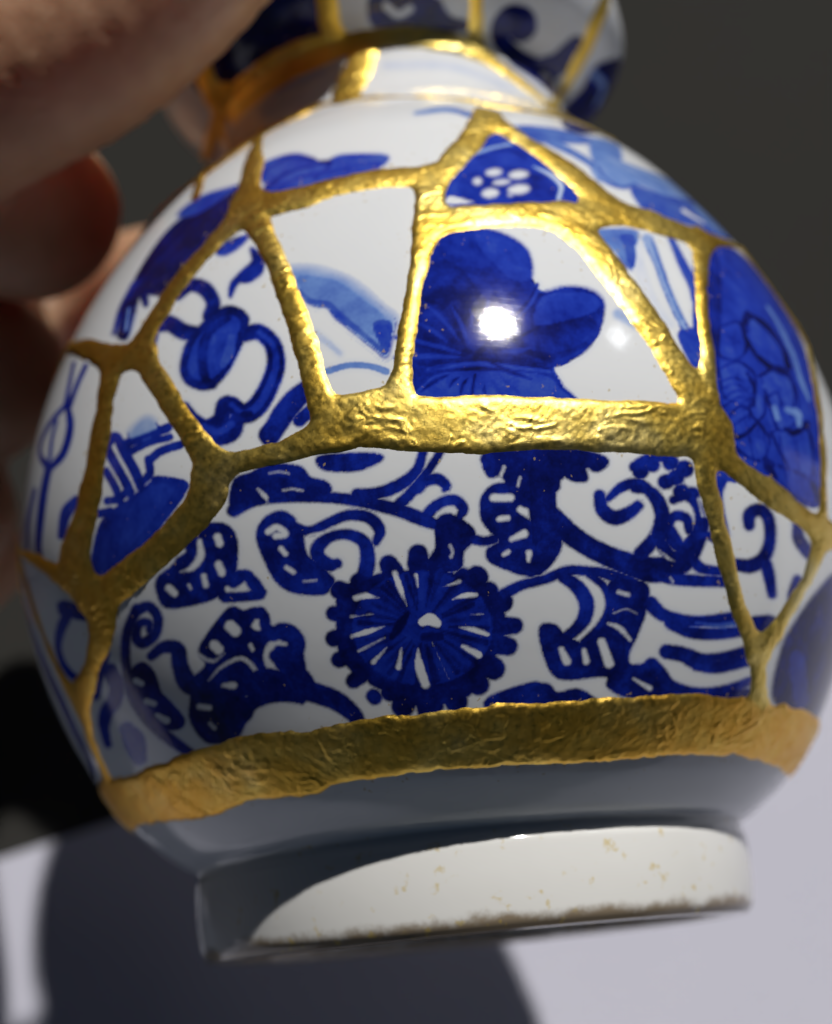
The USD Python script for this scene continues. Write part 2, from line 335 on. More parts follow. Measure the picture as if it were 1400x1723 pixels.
for p_, w_ in [([(1010, 660), (1030, 680)], 52), ([(1085, 570), (1108, 592)], 58), ([(1195, 548), (1215, 565)], 56), ([(1345, 655), (1290, 650), (1262, 700), (1275, 760), (1325, 810)], [24, 40, 46, 44, 24]), ([(985, 825), (1040, 765), (1130, 722), (1190, 760), (1218, 830), (1160, 900)], [14, 22, 26, 28, 20, 10]), ([(1060, 855), (1100, 850)], 40), ([(895, 650), (930, 700), (1000, 735), (1060, 700)], [30, 26, 22, 10]), ([(1180, 660), (1190, 680)], 26), ([(940, 950), (985, 955)], 34), ([(990, 1030), (1010, 1050)], 26)]: W_(p_, w_)
S([(1040, 815), (1090, 790), (1150, 815), (1160, 850), (1110, 890), (1040, 880)], 34, .07)
F([(1180, 1030), (1195, 980), (1250, 935), (1330, 925), (1420, 940), (1600, 1030), (1600, 1060), (1200, 1060)], .1, .1, erase=True)
CUR[0] = 7
S([(40, 1140), (120, 1095), (240, 1120), (350, 1160), (460, 1200), (540, 1260), (575, 1310)], [70, 80, 84, 84, 80, 66, 50], .07)
S([(-20, 640), (40, 610), (80, 660), (115, 690)], [50, 40, 44, 30])
S([(40, 830), (70, 790), (120, 800), (132, 850), (160, 890), (230, 870), (285, 920), (272, 1000), (230, 1060)], [44, 44, 40, 40, 50, 56, 52, 46, 40], .09)
S([(180, 990), (230, 1030), (300, 1090), (340, 1140)], [50, 66, 70, 60], .07)
F([(60, 1300), (80, 1240), (160, 1208), (260, 1205), (380, 1240), (440, 1290), (440, 1340), (60, 1340)], erase=True)
CUR[0] = 6
S([(520, 780), (548, 850), (540, 920), (505, 970), (490, 1040), (505, 1120)], [56, 60, 56, 52, 44, 36], .14, .18)
S([(598, 1055), (630, 1110), (655, 1190)], [56, 92, 60], .26, .2)
S([(500, 700), (470, 800), (450, 900)], [24, 30, 26], .16, .15)
# -- narrow shard between the three joins at the right ------------------------------------------
CUR[0] = 8
S([(880, 160), (858, 220), (868, 300), (900, 420)], [44, 44, 34, 20], .14)
S([(1010, 375), (1012, 325), (1060, 302), (1100, 345), (1108, 440), (1080, 525), (1020, 565), (940, 560)], [40, 50, 50, 46, 44, 52, 56, 44], .08)
S([(1090, 560), (1105, 620), (1118, 700)], [46, 44, 30], .12)
S([(1235, 370), (1245, 440), (1285, 500), (1310, 530)], [30, 46, 46, 30], .09); S([(1235, 630), (1222, 690), (1215, 750)], [30, 46, 40], .12)
S([(1045, 850), (1100, 845)], 84, .06)
# -- navy shard at the lower right --------------------------------------------------------------
F([(1165, 960), (1230, 830), (1330, 690), (1430, 600), (1520, 700), (1500, 1300), (1320, 1270), (1130, 1200)], .05, .3)
F([(1200, 1000), (1260, 980), (1290, 1200), (1230, 1220)], .16, .3)
# -- lotus shard ----------------------------------------------------------------------------------
CUR[0] = 5
F([(760, 150), (900, 170), (1100, 330), (1150, 400), (1260, 640), (1305, 820), (1340, 1100), (1335, 1400), (1100, 1300), (800, 1160)], .185, .12)
F([(790, 200), (860, 200), (880, 500), (860, 800), (800, 700)], .10, .3); F([(870, 1080), (1000, 1080), (1100, 1250), (1330, 1390), (1330, 1300), (1100, 1180)], .10, .3)
for pl_, tn_ in [([(1000, 515), (1080, 560), (1180, 690), (1195, 775), (1100, 745), (1025, 655)], .22), ([(865, 760), (960, 725), (1040, 800), (1000, 910), (895, 890)], .21), ([(895, 1000), (975, 935), (1045, 1000), (1105, 1100), (1060, 1190), (950, 1130)], .20),
               ([(1110, 1060), (1200, 1020), (1290, 1045), (1305, 1260), (1200, 1220)], .22), ([(1062, 795), (1150, 750), (1230, 850), (1232, 1000), (1150, 1045), (1105, 920)], .24), ([(870, 560), (960, 540), (1000, 640), (960, 710), (870, 690)], .20), ([(1100, 1210), (1190, 1230), (1290, 1280), (1320, 1390), (1200, 1340)], .18)]:
    F(pl_, tn_, .25); S(pl_ + pl_[:1], [9 + 5 * (k_ % 3) for k_ in range(len(pl_) + 1)], .06, .12)
    cx_, cy_ = np.mean(pl_, 0)
    for q_ in pl_[1:-1]: S([(cx_ + .15 * (q_[0] - cx_), cy_ + .15 * (q_[1] - cy_)), (cx_ + .75 * (q_[0] - cx_), cy_ + .75 * (q_[1] - cy_))], [8, 4], .13, .12)
S([(1000, 505), (985, 570), (1030, 670), (1100, 740), (1180, 775)], [40, 32, 26, 30, 36], .02)
S([(1005, 505), (1090, 550), (1160, 640), (1192, 740)], [34, 28, 26, 40], .03)
S([(1030, 540), (1080, 610), (1140, 690)], 34, .24); S([(1010, 600), (1060, 680)], 26, .19)
S([(1060, 790), (1130, 760), (1205, 810), (1225, 900), (1210, 980)], [16, 18, 20, 18, 14], .05); S([(1080, 840), (1130, 815), (1180, 860), (1195, 940)], 22, .25); S([(1100, 890), (1140, 870), (1165, 930)], 12, .06)
S([(1045, 900), (1052, 975)], 54, .24); S([(1020, 900), (1015, 960), (1050, 1000), (1085, 960), (1085, 890)], 12, .05)
S([(1000, 780), (1035, 850), (1030, 930)], 20, .05)
for k in range(7): S([(870 + 6 * k, 820 + 38 * k), (940 + 10 * k, 800 + 30 * k), (1010, 850 + 24 * k)], 9, .07)
for k in range(5): S([(890, 800 + 60 * k), (960, 770 + 50 * k), (1000, 800 + 40 * k)], 10, .22)
S([(920, 1040), (950, 1080), (1000, 1060), (1040, 1020)], [30, 26, 20, 12], .03); S([(1280, 1020), (1220, 1060), (1180, 1040)], [40, 30, 16], .03)
for k in range(9): S([(1000 + 38 * k, 1040 + 8 * k), (1030 + 36 * k, 1180 + 10 * k), (1060 + 34 * k, 1330)], [7, 9, 7], [.08, .22][k % 2])
S([(1100, 470), (1160, 570), (1215, 690), (1250, 800), (1290, 900)], [30, 46, 44, 40, 24], .40, .25); S([(1190, 950), (1240, 970), (1245, 1020)], [30, 40, 30], .42, .2)
S([(1130, 940), (1145, 990)], 30, .4, .2)
W_([(1135, 375), (1185, 440), (1240, 560), (1280, 690), (1305, 820)], [10, 24, 26, 18, 10])
# -- pale shard with fine leaf strokes ------------------------------------------------------------
F([(275, 110), (470, 110), (480, 190), (468, 280), (430, 270), (380, 200), (310, 140)], .40, .14)
F([(400, 130), (470, 130), (470, 270), (440, 260), (420, 180)], .28, .2)
S([(530, 150), (570, 240), (610, 350), (660, 470), (710, 570), (750, 620)], [40, 22, 22, 24, 24, 26], .55, .2)
S([(555, 170), (590, 270), (640, 410), (690, 520)], 10, .36, .12); S([(480, 180), (510, 330), (570, 460), (640, 550)], [14, 20, 14, 10], .85, .3)
S([(640, 140), (700, 270), (745, 360), (755, 430)], [16, 30, 34, 20], .26, .15)
F([(680, 600), (735, 570), (770, 620), (785, 770), (745, 740)], .22, .15)
# -- big flower head with the highlight ------------------------------------------------------------
CUR[0] = 'f'
F([(712, 430), (745, 400), (800, 386), (850, 396), (888, 424), (894, 468), (912, 492), (950, 484), (990, 488), (1015, 510), (1008, 556), (985, 588), (952, 610), (930, 620), (945, 648), (954, 690), (670, 690), (690, 600), (698, 510)], .13, .07)
F([(800, 388), (850, 396), (888, 424), (892, 468), (860, 470), (830, 440), (810, 420)], .19, .25)
F([(700, 470), (760, 440), (830, 520), (900, 600), (860, 640), (760, 620), (690, 600)], .09, .3)
F([(900, 500), (1000, 492), (1000, 550), (930, 610), (900, 580)], .10, .3)
S([(905, 495), (960, 505), (1005, 515)], 8, .06, .1); S([(880, 590), (930, 600), (985, 580)], 10, .07)
F([(770, 625), (900, 628), (940, 650), (948, 690), (700, 690), (720, 640)], .23, .3)
F([(912, 500), (960, 492), (1000, 497), (1006, 520), (950, 540), (900, 545)], .19, .35)
for q_, w_, t_ in [([(800, 600), (850, 550), (890, 505), (903, 480)], [10, 8, 5, 3], .06), ([(800, 605), (860, 612), (928, 622)], [10, 8, 5], .06), ([(790, 590), (745, 520), (705, 500)], [10, 8, 4], .07), ([(925, 625), (860, 618), (800, 612), (720, 622)], [6, 8, 8, 5], .24), ([(905, 490), (880, 530), (830, 570)], [4, 6, 5], .22)]: S(q_, w_, t_, .12)
for k in range(22):
    a_ = -2.9 + k * .30; r1, r2 = RNG.uniform(25, 60), RNG.uniform(70, 150)
    S([(800 + r1 * math.cos(a_), 600 + r1 * math.sin(a_) * .9), (800 + (r1 + r2) / 2 * math.cos(a_ + .05), 600 + (r1 + r2) / 2 * math.sin(a_ + .05) * .9), (800 + r2 * math.cos(a_ + .02), 600 + r2 * math.sin(a_ + .02) * .9)], [3, RNG.uniform(5, 9), 2], RNG.choice([.08, .09, .17, .19]), .1)
S([(1040, 528), (1070, 545)], 10, .6, .3)
# -- tall white shard with the misty hill ----------------------------------------------------------
CUR[0] = 4
F([(235, 300), (330, 285), (430, 305), (520, 340), (600, 395), (680, 470), (740, 520), (730, 600), (700, 700), (640, 660), (560, 595), (510, 555), (465, 520), (420, 465), (370, 462), (320, 435), (270, 395)], .48, .9)
F([(290, 320), (430, 335), (520, 375), (600, 440), (690, 510), (700, 590), (640, 600), (560, 570), (500, 530), (440, 455), (350, 430), (300, 390)], .40, .5)
S([(290, 395), (350, 440), (430, 455), (470, 500), (540, 555), (620, 620), (690, 680)], [20, 26, 28, 34, 30, 26, 24], .28, .18)
F([(640, 540), (720, 535), (725, 620), (700, 690), (660, 620)], .24, .3)
S([(370, 595), (430, 640), (482, 685)], [16, 12, 8], .72, .2); S([(425, 768), (520, 742), (620, 745), (700, 770)], [16, 14, 14, 18], .42, .12)
# -- upper white shard with a lotus bud ------------------------------------------------------------
CUR[0] = 1
F([(872, 570), (910, 540), (990, 520), (1050, 533), (1090, 550), (1150, 524), (1290, 523), (1297, 545), (1235, 580), (1100, 612), (940, 664), (895, 620)], .24, .12)
S([(880, 590), (910, 560), (980, 530), (1050, 540)], 12, .15); S([(900, 635), (960, 585), (1060, 555), (1120, 545)], [18, 14, 10, 8], .12)
S([(1080, 548), (1112, 552), (1060, 600)], [10, 12, 8], .08); S([(1150, 535), (1220, 540), (1290, 535)], 10, .30); S([(930, 640), (1000, 600), (1090, 580), (1200, 565)], 16, .19)
CUR[0] = 'f'
S([(702, 190), (750, 184), (795, 192)], [4, 11, 5], .45, .2); S([(770, 187), (800, 197)], 8, .4, .2)
# -- small triangle with the white blossom --------------------------------------------------------
CUR[0] = 2
F([(240, 450), (330, 470), (420, 540), (540, 620), (620, 700), (300, 700), (90, 680), (100, 620), (170, 530)], .20, .1)
F([(150, 600), (280, 560), (420, 580), (470, 640), (430, 690), (180, 680)], .15, .3)
S([(185, 520), (255, 498), (320, 484)], 12, .55, .12); S([(210, 530), (300, 505), (370, 530)], 9, .12)
S([(395, 560), (455, 590), (488, 625), (480, 668)], [4, 14, 16, 14], .75, .12)
for x, y, a_, b_ in [(262, 580, 32, 18), (345, 588, 38, 19), (207, 610, 20, 17), (288, 613, 34, 14), (250, 650, 34, 21), (346, 637, 42, 21), (318, 655, 14, 10)]: F(ell(x, y, a_, b_, -.1), erase=True, soft=.1)
F([(110, 655), (160, 665), (200, 685), (100, 690)], erase=True)
# -- upper right shard -----------------------------------------------------------------------------
F([(285, 440), (360, 425), (480, 436), (570, 460), (640, 480), (560, 482), (470, 478), (390, 474)], .34, .2)
S([(460, 480), (540, 520), (600, 560), (620, 600)], [30, 24, 22, 16], .36, .15); F([(590, 470), (680, 490), (680, 560), (610, 560)], .42, .3)
F([(595, 570), (640, 530), (720, 555), (850, 605), (910, 650), (940, 690), (850, 665), (760, 625), (690, 632), (625, 605)], .46, .18)
S([(610, 560), (640, 600), (690, 628), (740, 620)], 10, .3); S([(700, 560), (760, 600), (850, 640)], 10, .36)
F([(730, 630), (850, 660), (960, 690), (1060, 805), (950, 765), (850, 735), (765, 700)], .30, .18)
W_([(905, 712), (965, 748)], [30, 20]); F([(930, 690), (1000, 700), (1060, 790), (1000, 770)], .42, .3)
# -- knot shard on the left -------------------------------------------------------------------------
CUR[0] = 3
S([(835, 270), (900, 224), (968, 245), (1005, 310), (985, 370)], [40, 50, 60, 56, 50], .09)
S([(740, 410), (800, 405), (860, 440), (930, 455)], [60, 66, 66, 60], .10)
F([(940, 420), (1020, 345), (1095, 325), (1165, 370), (1158, 450), (1120, 540), (1065, 640), (985, 712), (890, 692), (852, 620), (880, 500)], .08)
F([(925, 480), (1020, 390), (1090, 365), (1130, 400), (1120, 470), (1080, 560), (1030, 640), (970, 675), (905, 655), (885, 600)], .19, .15)
S([(1075, 380), (990, 440), (955, 530), (960, 640), (985, 690)], [30, 44, 48, 44, 30], .08); S([(1090, 470), (1080, 540), (1050, 600)], [36, 50, 30], .26, .2); S([(1010, 460), (1010, 560), (1020, 620)], 18, .22)
S([(970, 670), (1000, 690)], 36, .03)
kp = [(1150, 455), (1220, 445), (1285, 505), (1300, 600), (1268, 700), (1215, 790), (1150, 830), (1090, 785), (1055, 790), (1040, 860), (970, 890), (905, 850), (870, 800)]
S(kp, [60, 64, 70, 76, 78, 84, 80, 64, 60, 70, 60, 50, 30], .07); S(kp[1:8], [20, 26, 32, 36, 38, 30, 20], .18)
S([(870, 800), (930, 880), (1010, 925), (1085, 910), (1120, 850)], [40, 60, 90, 90, 60], .08); S([(960, 890), (1030, 915), (1090, 880)], 34, .18)
S([(1150, 835), (1175, 830)], 34, .03)
F([(1185, 50), (1238, 100), (1230, 165), (1175, 205), (1120, 215), (1085, 280), (1090, 215), (1150, 150), (1190, 110)], .12)
F([(1025, 70), (1080, 20), (1170, -10), (1120, 45), (1060, 78)], .2)
S([(1270, 930), (1330, 850), (1400, 760), (1440, 720)], [90, 80, 80, 70], .10)
S([(725, 460), (705, 540), (730, 600)], [30, 30, 16], .12)
CUR[0] = 4
S([(140, 1080), (200, 980), (260, 900), (330, 840)], [60, 76, 70, 60], .11); S([(290, 1000), (350, 950)], 50, .12)
# -- navy shard upper left --------------------------------------------------------------------------
CUR[0] = 'f'
F([(238, 450), (285, 385), (350, 335), (412, 316), (405, 380), (345, 430), (290, 490), (245, 494), (222, 490)], .03, .1)
F([(300, 360), (340, 330), (400, 312), (420, 300), (380, 330), (330, 362)], .22, .3)
S([(235, 470), (220, 510), (208, 560)], [20, 26, 22], .05); S([(240, 490), (245, 512)], [14, 6], .05); S([(225, 480), (205, 520), (192, 560)], [12, 12, 4], .12)
S([(217, 520), (212, 555)], 6, .5)
# -- left shard with the pavilion -------------------------------------------------------------------
CUR[0] = 3
F([(610, 920), (690, 850), (740, 890), (700, 950), (630, 950)], .55, .5)
for p_, w_ in [([(505, 975), (545, 938), (585, 1010), (640, 1110), (672, 1200)], [26, 32, 34, 34, 30]), ([(500, 985), (545, 1070), (590, 1150), (625, 1225)], 30), ([(595, 970), (690, 935), (790, 895)], 30), ([(610, 1010), (700, 965), (800, 940)], [24, 22, 20]), ([(700, 1050), (760, 1005), (850, 975)], 26), ([(700, 1045), (705, 1110), (665, 1160)], 26), ([(600, 970), (610, 1060), (640, 1110)], 20), ([(500, 1100), (540, 1170), (570, 1250)], [22, 24, 22]), ([(505, 1240), (560, 1230), (600, 1190)], 22), ([(470, 1300), (520, 1290)], 26)]: S(p_, w_, .14, .12)
F([(600, 1240), (700, 1160), (740, 1128), (870, 1150), (870, 1200), (800, 1300), (680, 1460), (560, 1660), (480, 1700), (420, 1640), (430, 1540), (480, 1340)], .14, .12)
F([(620, 1260), (740, 1160), (820, 1190), (700, 1350), (560, 1500)], .18, .4)
# -- outermost shards on the left -------------------------------------------------------------------
S([(345, 600), (325, 700), (308, 790)], [24, 22, 26], .16, .15); S([(400, 610), (360, 700), (328, 790)], [24, 22, 26], .16, .15)
S([(312, 785), (240, 870), (195, 960), (192, 1030), (232, 1085)], [24, 34, 36, 34, 30], .14, .14); S([(318, 790), (330, 890), (300, 1010), (238, 1085)], [24, 34, 36, 30], .14, .14); S([(265, 870), (245, 950), (235, 1040)], 14, .18, .12)
S([(228, 1085), (205, 1200), (190, 1320), (180, 1440), (185, 1500)], [50, 54, 50, 44, 36], .16, .2); S([(160, 1200), (135, 1330), (130, 1450)], [30, 34, 26], .2, .2)
S([(360, 1240), (310, 1300), (290, 1400)], [36, 44, 30], .16, .15)
CUR[0] = 6
S([(300, 485), (370, 505), (420, 520)], [60, 56, 40], .16, .18); S([(325, 500), (285, 590), (275, 680), (310, 770), (385, 840)], [36, 40, 36, 36, 26], .18, .18)
S([(85, 340), (120, 480), (170, 650), (230, 800), (290, 930), (350, 1060), (420, 1200), (460, 1330)], [60, 66, 74, 74, 66, 56, 46, 40], .12, .2)
# -- neck and bulb -----------------------------------------------------------------------------------
CUR[0] = 2
S([(-60, 20), (60, 30), (110, 80), (60, 95), (-80, 85)], [60, 70, 50, 40, 40], .05); F([(-130, -60), (40, -60), (60, 30), (150, 60), (160, 100), (-130, 95)], .05, .2)
W_([(-100, 20), (-60, 50), (-20, 30)], 30); W_([(100, -40), (130, 30), (165, 60)], [60, 50, 16])
S([(330, 80), (350, 105), (375, 95), (365, 60), (325, 50), (290, 80), (285, 130), (320, 175), (370, 215), (420, 235), (480, 215), (520, 175), (540, 150)], [90, 70, 50, 60, 60, 56, 50, 50, 60, 76, 70, 62, 50], .05, .12)
S([(400, 240), (440, 280), (455, 310)], [50, 70, 40], .05, .12); W_([(425, 255), (445, 262)], 22)
F([(560, 300), (600, 230), (650, 205), (690, 210), (700, 340), (640, 440), (520, 440), (490, 380)], .05, .2); S([(600, 250), (630, 290), (610, 350)], 26, .5, .3)
CUR[0] = 1
F([(820, -100), (1040, -100), (1075, 130), (950, 220), (760, 300), (660, 290), (680, 150)], .02, .3)
CUR[0] = 'f'
S([(650, 110), (760, 112), (860, 150)], 3, .8, .3); S([(470, 150), (540, 118)], 6, .7, .3)
# the unseen side carries the same kind of brush scrolls
for k in range(70):
    th = RNG.uniform(1.75, 4.5); z = RNG.uniform(.028, .092); a0 = RNG.uniform(0, 6.28); s = RNG.uniform(.002, .006)
    t_ = np.linspace(0, RNG.uniform(2.5, 5.5), 24); rr = s * (1 - t_ / 8)
    X = tz(th + rr * np.cos(a0 + t_) / rad(z), z + rr * np.sin(a0 + t_)); sl = block(X, .002)
    dist, i = cKDTree(X * 1000).query(P[sl].reshape(-1, 3) * 1000)
    apply(sl, (dist - .9 * np.linspace(1, .4, 24)[i]).reshape(P[sl].shape[:2]), .1, .12, False)

# ------------------------------------------------------------------ gold joins
GS = np.full((NR, NC), 9.0); GE = np.zeros((NR, NC), int)


def seam(idx, X, r, uvp=None):
    """X: points on the surface, r: half widths in metres; uvp: the traced line, if it was traced"""
    sl = block(X, (r.max() + .0015) * (1 if uvp is None else 2.2)); B = P[sl]
    if uvp is None:
        dist, i = cKDTree(X * 1000).query(B.reshape(-1, 3) * 1000); dist, i = dist.reshape(B.shape[:2]), i.reshape(B.shape[:2])
    else: dist, i = near_of(sl, uvp, X)
    d = dist - r[i] * 1000; a = GS[sl]; k = .9
    GE[sl] = np.where(d < a, idx, GE[sl])
    h = np.clip(.5 + .5 * (d - a) / k, 0, 1)
    GS[sl] = np.where(np.abs(d - a) < k, d * (1 - h) + a * h - k * h * (1 - h), np.minimum(a, d))


SEAMS = [
    # x, y, width in photo pixels
    [(440, 222, 30), (430, 255, 34), (422, 300, 36), (415, 345, 50)],
    [(415, 345, 44), (480, 340, 38), (560, 316, 32), (640, 300, 32), (722, 298, 40)],
    [(405, 360, 44), (375, 392, 28), (330, 440, 26), (270, 520, 28), (236, 585, 34)],
    [(425, 365, 46), (455, 420, 36), (485, 495, 38), (512, 575, 40), (530, 640, 42), (555, 715, 60)],
    [(820, 196, 50), (790, 238, 42), (752, 280, 40), (724, 310, 44)],
    [(825, 200, 36), (880, 236, 26), (930, 268, 34), (985, 312, 40), (1030, 350, 40), (1100, 374, 40), (1182, 402, 44)],
    [(724, 305, 44), (722, 360, 52), (708, 430, 34), (694, 500, 28), (684, 570, 30), (676, 630, 38), (668, 700, 60)],
    [(730, 375, 50), (785, 367, 40), (860, 362, 38), (930, 362, 44), (990, 365, 46), (1030, 356, 44)],
    [(945, 368, 44), (1000, 420, 44), (1050, 485, 46), (1095, 550, 44), (1140, 620, 44), (1180, 690, 60)],
    [(1182, 402, 44), (1180, 450, 26), (1182, 520, 20), (1191, 600, 24), (1188, 690, 44)],
    [(1182, 402, 38), (1230, 412, 28), (1262, 432, 24), (1300, 468, 28), (1340, 525, 32), (1362, 600, 26), (1374, 660, 18), (1383, 730, 14), (1386, 800, 14), (1384, 890, 22)],
    [(360, 790, 44), (430, 772, 34), (510, 748, 46), (560, 728, 70), (610, 708, 92), (700, 714, 92), (800, 715, 98), (900, 713, 88), (1000, 716, 86), (1100, 720, 88), (1190, 726, 84)],
    [(560, 690, 50), (600, 692, 60), (660, 680, 50)],
    [(1190, 745, 60), (1188, 800, 34), (1204, 868, 32), (1226, 960, 27), (1247, 1036, 24), (1272, 1090, 34)],
    [(1205, 750, 56), (1240, 790, 34), (1300, 832, 42), (1345, 866, 30), (1384, 898, 40)],
    [(1386, 905, 34), (1362, 965, 20), (1325, 1030, 22), (1277, 1098, 36)],
    [(1277, 1095, 34), (1276, 1140, 28), (1279, 1200, 30)],
    [(362, 788, 60), (325, 735, 42), (282, 668, 40), (238, 600, 42)],
    [(95, 585, 30), (140, 586, 34), (190, 602, 44), (240, 595, 46)],
    [(188, 608, 44), (178, 670, 30), (164, 760, 32), (150, 840, 38), (135, 900, 44), (125, 950, 56), (150, 1000, 50)],
    [(355, 800, 64), (345, 840, 62), (300, 895, 54), (240, 950, 54), (165, 1010, 60)],
    [(30, 926, 18), (80, 955, 24), (150, 1005, 34)],
    [(168, 1015, 56), (172, 1060, 46), (156, 1120, 28), (138, 1170, 42), (150, 1235, 22), (176, 1300, 24), (195, 1340, 30)],
    [(30, 930, 16), (56, 1020, 14), (88, 1105, 14), (130, 1185, 26)],
    # neck: slanting join, bulb joins
    [(582, 160, 46), (600, 120, 46), (618, 78, 40)],
    [(803, 78, 24), (800, 40, 22), (803, -30, 22)],
    [(930, 185, 24), (965, 120, 22), (1000, 50, 24), (1030, -30, 26)],
    [(562, 75, 40), (552, 20, 34), (545, -60, 34)],
    [(360, 170, 30), (340, 110, 30), (330, 40, 30)],
    [(330, 330, 24), (352, 250, 22), (380, 150, 24)],
]
EDGE = []
for k, sm in enumerate(SEAMS):
    q = catmull(np.array(sm, float), 3.0); X = hit(q[:, :2]); r = q[:, 2] / 2 * KPX / 1000
    EDGE.append('gold_seam'); seam(k, X, r, q[:, :2])


def back(pts, w, name='gold_seam'):
    p = np.array(pts, float); q = catmull(np.column_stack([np.radians(p[:, 0]) * .05, p[:, 1]]), .0006)
    X = tz(q[:, 0] / .05, q[:, 1]); EDGE.append(name); seam(len(EDGE) - 1, X, np.full(len(X), w / 2))


def ang(u, v):
    x = hit(np.array([[u, v]], float))[0]; return math.degrees(math.atan2(x[0], -x[1])), x[2]


a, b, c = ang(95, 585), ang(30, 926), ang(1384, 898)
back([a, (-100, .066), (-122, .060)], .003); back([b, (-95, .040), (-122, .036)], .002); back([c, (95, .042), (118, .047)], .003)
back([(-122, .060), (-126, .048), (-122, .036)], .003); back([(-122, .060), (-128, .080), (-120, .0965)], .003); back([(-122, .036), (-130, .025), (-124, .016)], .003)
back([(118, .047), (124, .070), (116, .0965)], .003); back([(118, .047), (122, .030), (112, .016)], .003); back([(118, .047), (150, .052), (178, .050), (205, .056), (238, .060)], .003)
back([(178, .050), (172, .075), (184, .0965)], .003); back([(178, .050), (170, .030), (182, .016)], .003)
# ring joins at the bottom and top of the neck
ringb = np.array([(320, 312, 28), (425, 237, 32), (500, 196, 28), (560, 172, 18), (640, 164, 9), (750, 165, 9), (830, 178, 16), (905, 190, 12), (940, 196, 14)], float)
ringt = np.array([(380, 185, 50), (480, 112, 52), (550, 82, 44), (585, 74, 30), (640, 64, 28), (720, 66, 34), (800, 88, 30), (865, 130, 28), (930, 182, 26)], float)
for ring, nm in ((ringb, 'gold_ring'), (ringt, 'gold_ring')):
    q = catmull(ring, 3.0); X = hit(q[:, :2]); r = q[:, 2] / 2 * px_m(X) * 1.15
    t = np.arctan2(X[:, 0], -X[:, 1]); o = np.argsort(t)
    tb = np.radians(np.linspace(np.degrees(t.max()), 360 + np.degrees(t.min()), 300))
    zb = np.interp(tb, [t.max(), 2 * math.pi + t.min()], [X[o[-1], 2], X[o[0], 2]])
    X = np.vstack([X, tz(tb, zb)]); r = np.concatenate([r, np.full(300, .0006)])
    EDGE.append(nm); seam(len(EDGE) - 1, X, r)
# the broad band round the lower belly
bu = np.array([(172, 1312), (215, 1306), (250, 1295), (280, 1281), (350, 1258), (400, 1240), (500, 1230), (560, 1221), (650, 1205), (750, 1197), (850, 1188), (950, 1182), (1050, 1173), (1200, 1170), (1280, 1180), (1350, 1196), (1372, 1206)], float)
bl = np.array([(212, 1402), (250, 1384), (325, 1380), (380, 1366), (425, 1346), (525, 1338), (560, 1320), (625, 1310), (700, 1300), (800, 1293), (900, 1286), (1000, 1283), (1060, 1277), (1130, 1271), (1230, 1270), (1290, 1285), (1325, 1300)], float)
ed = []
for e_ in (bu, bl):
    X = hit(catmull(e_, 4.0)); t = np.arctan2(X[:, 0], -X[:, 1]); o = np.argsort(t)
    ed.append(np.interp(THG, np.concatenate([[-3.2], t[o], [3.2]]), np.concatenate([[arc(.0172)], arc(X[o, 2]), [arc(.0172)]]) if e_ is bl else np.concatenate([[arc(.0235)], arc(X[o, 2]), [arc(.0235)]])))
EDGE.append('gold_band'); kb = len(EDGE) - 1
d = np.maximum(SG[:, None] - ed[0][None], ed[1][None] - SG[:, None]) * 1000
GE = np.where(d < GS, kb, GE); h = np.clip(.5 + .5 * (d - GS) / .9, 0, 1)
GS = np.where(np.abs(d - GS) < .9, d * (1 - h) + GS * h - .9 * h * (1 - h), np.minimum(GS, d))
near = GS < 1.5
nz = np.zeros((NR, NC)); nf = np.zeros((NR, NC)); nw = np.zeros((NR, NC)); nl = np.zeros((NR, NC))
Q = P[near]
nz[near] = (meshkit.fbm(Q * 480, 5, 3) - .5) * 1.25                # ragged edge
nf[near] = meshkit.fbm(Q * 2300, 2, 11) - .5               # fine lumps
nl[near] = meshkit.fbm(Q * 520, 2, 17) - .5                # broad lumps
# folds of leaf and lacquer run along the long joins: noise stretched round the vase
ang_ = np.arctan2(Q[:, 0], -Q[:, 1]) * .05
st = np.column_stack([ang_ * 260, Q[:, 2] * 900, Q[:, 2] * 0]) + 3.0 * (meshkit.noise(Q * 260, 5)[:, None] - .5)
nw[near] = (1 - 2 * np.abs(meshkit.fbm(st, 3, 23) - .5)) * smooth(.42, .62, meshkit.noise(Q * 330, 31))
rag = np.where(GE == kb, .95, .45)
GN = GS + nz * rag
inside = np.clip(-GN, 0, None)
Hh = np.where(GN < 0, .30 * (1 - np.exp(-inside / .30)), -.35 * GN) + smooth(0, .45, inside) * (nf * .09 + nl * .12 + smooth(.72, .98, nw) * .09)
Hh = np.clip(Hh, -.25, 1)
# warm reflections put into the gold colour: left joins and right of the band
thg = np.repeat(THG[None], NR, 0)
REFL_TINT = np.clip((1.0 - smooth(-1.0, -.1, thg)) * .75 + np.where(GE == kb, .22 + .5 * smooth(-.2, .8, thg), 0), 0, .85) * np.clip(.25 + 1.5 * np.where(near, nl + .5, 0), 0, 1.2)
PG = P + N * (Hh / 1000)[..., None]
du = np.gradient(PG, axis=1); dv = np.gradient(PG, axis=0)
du[:, 0] = du[:, -1] = PG[:, 1] - PG[:, -2]
NG = np.cross(du, dv); NG /= np.linalg.norm(NG, axis=-1, keepdims=True) + 1e-20

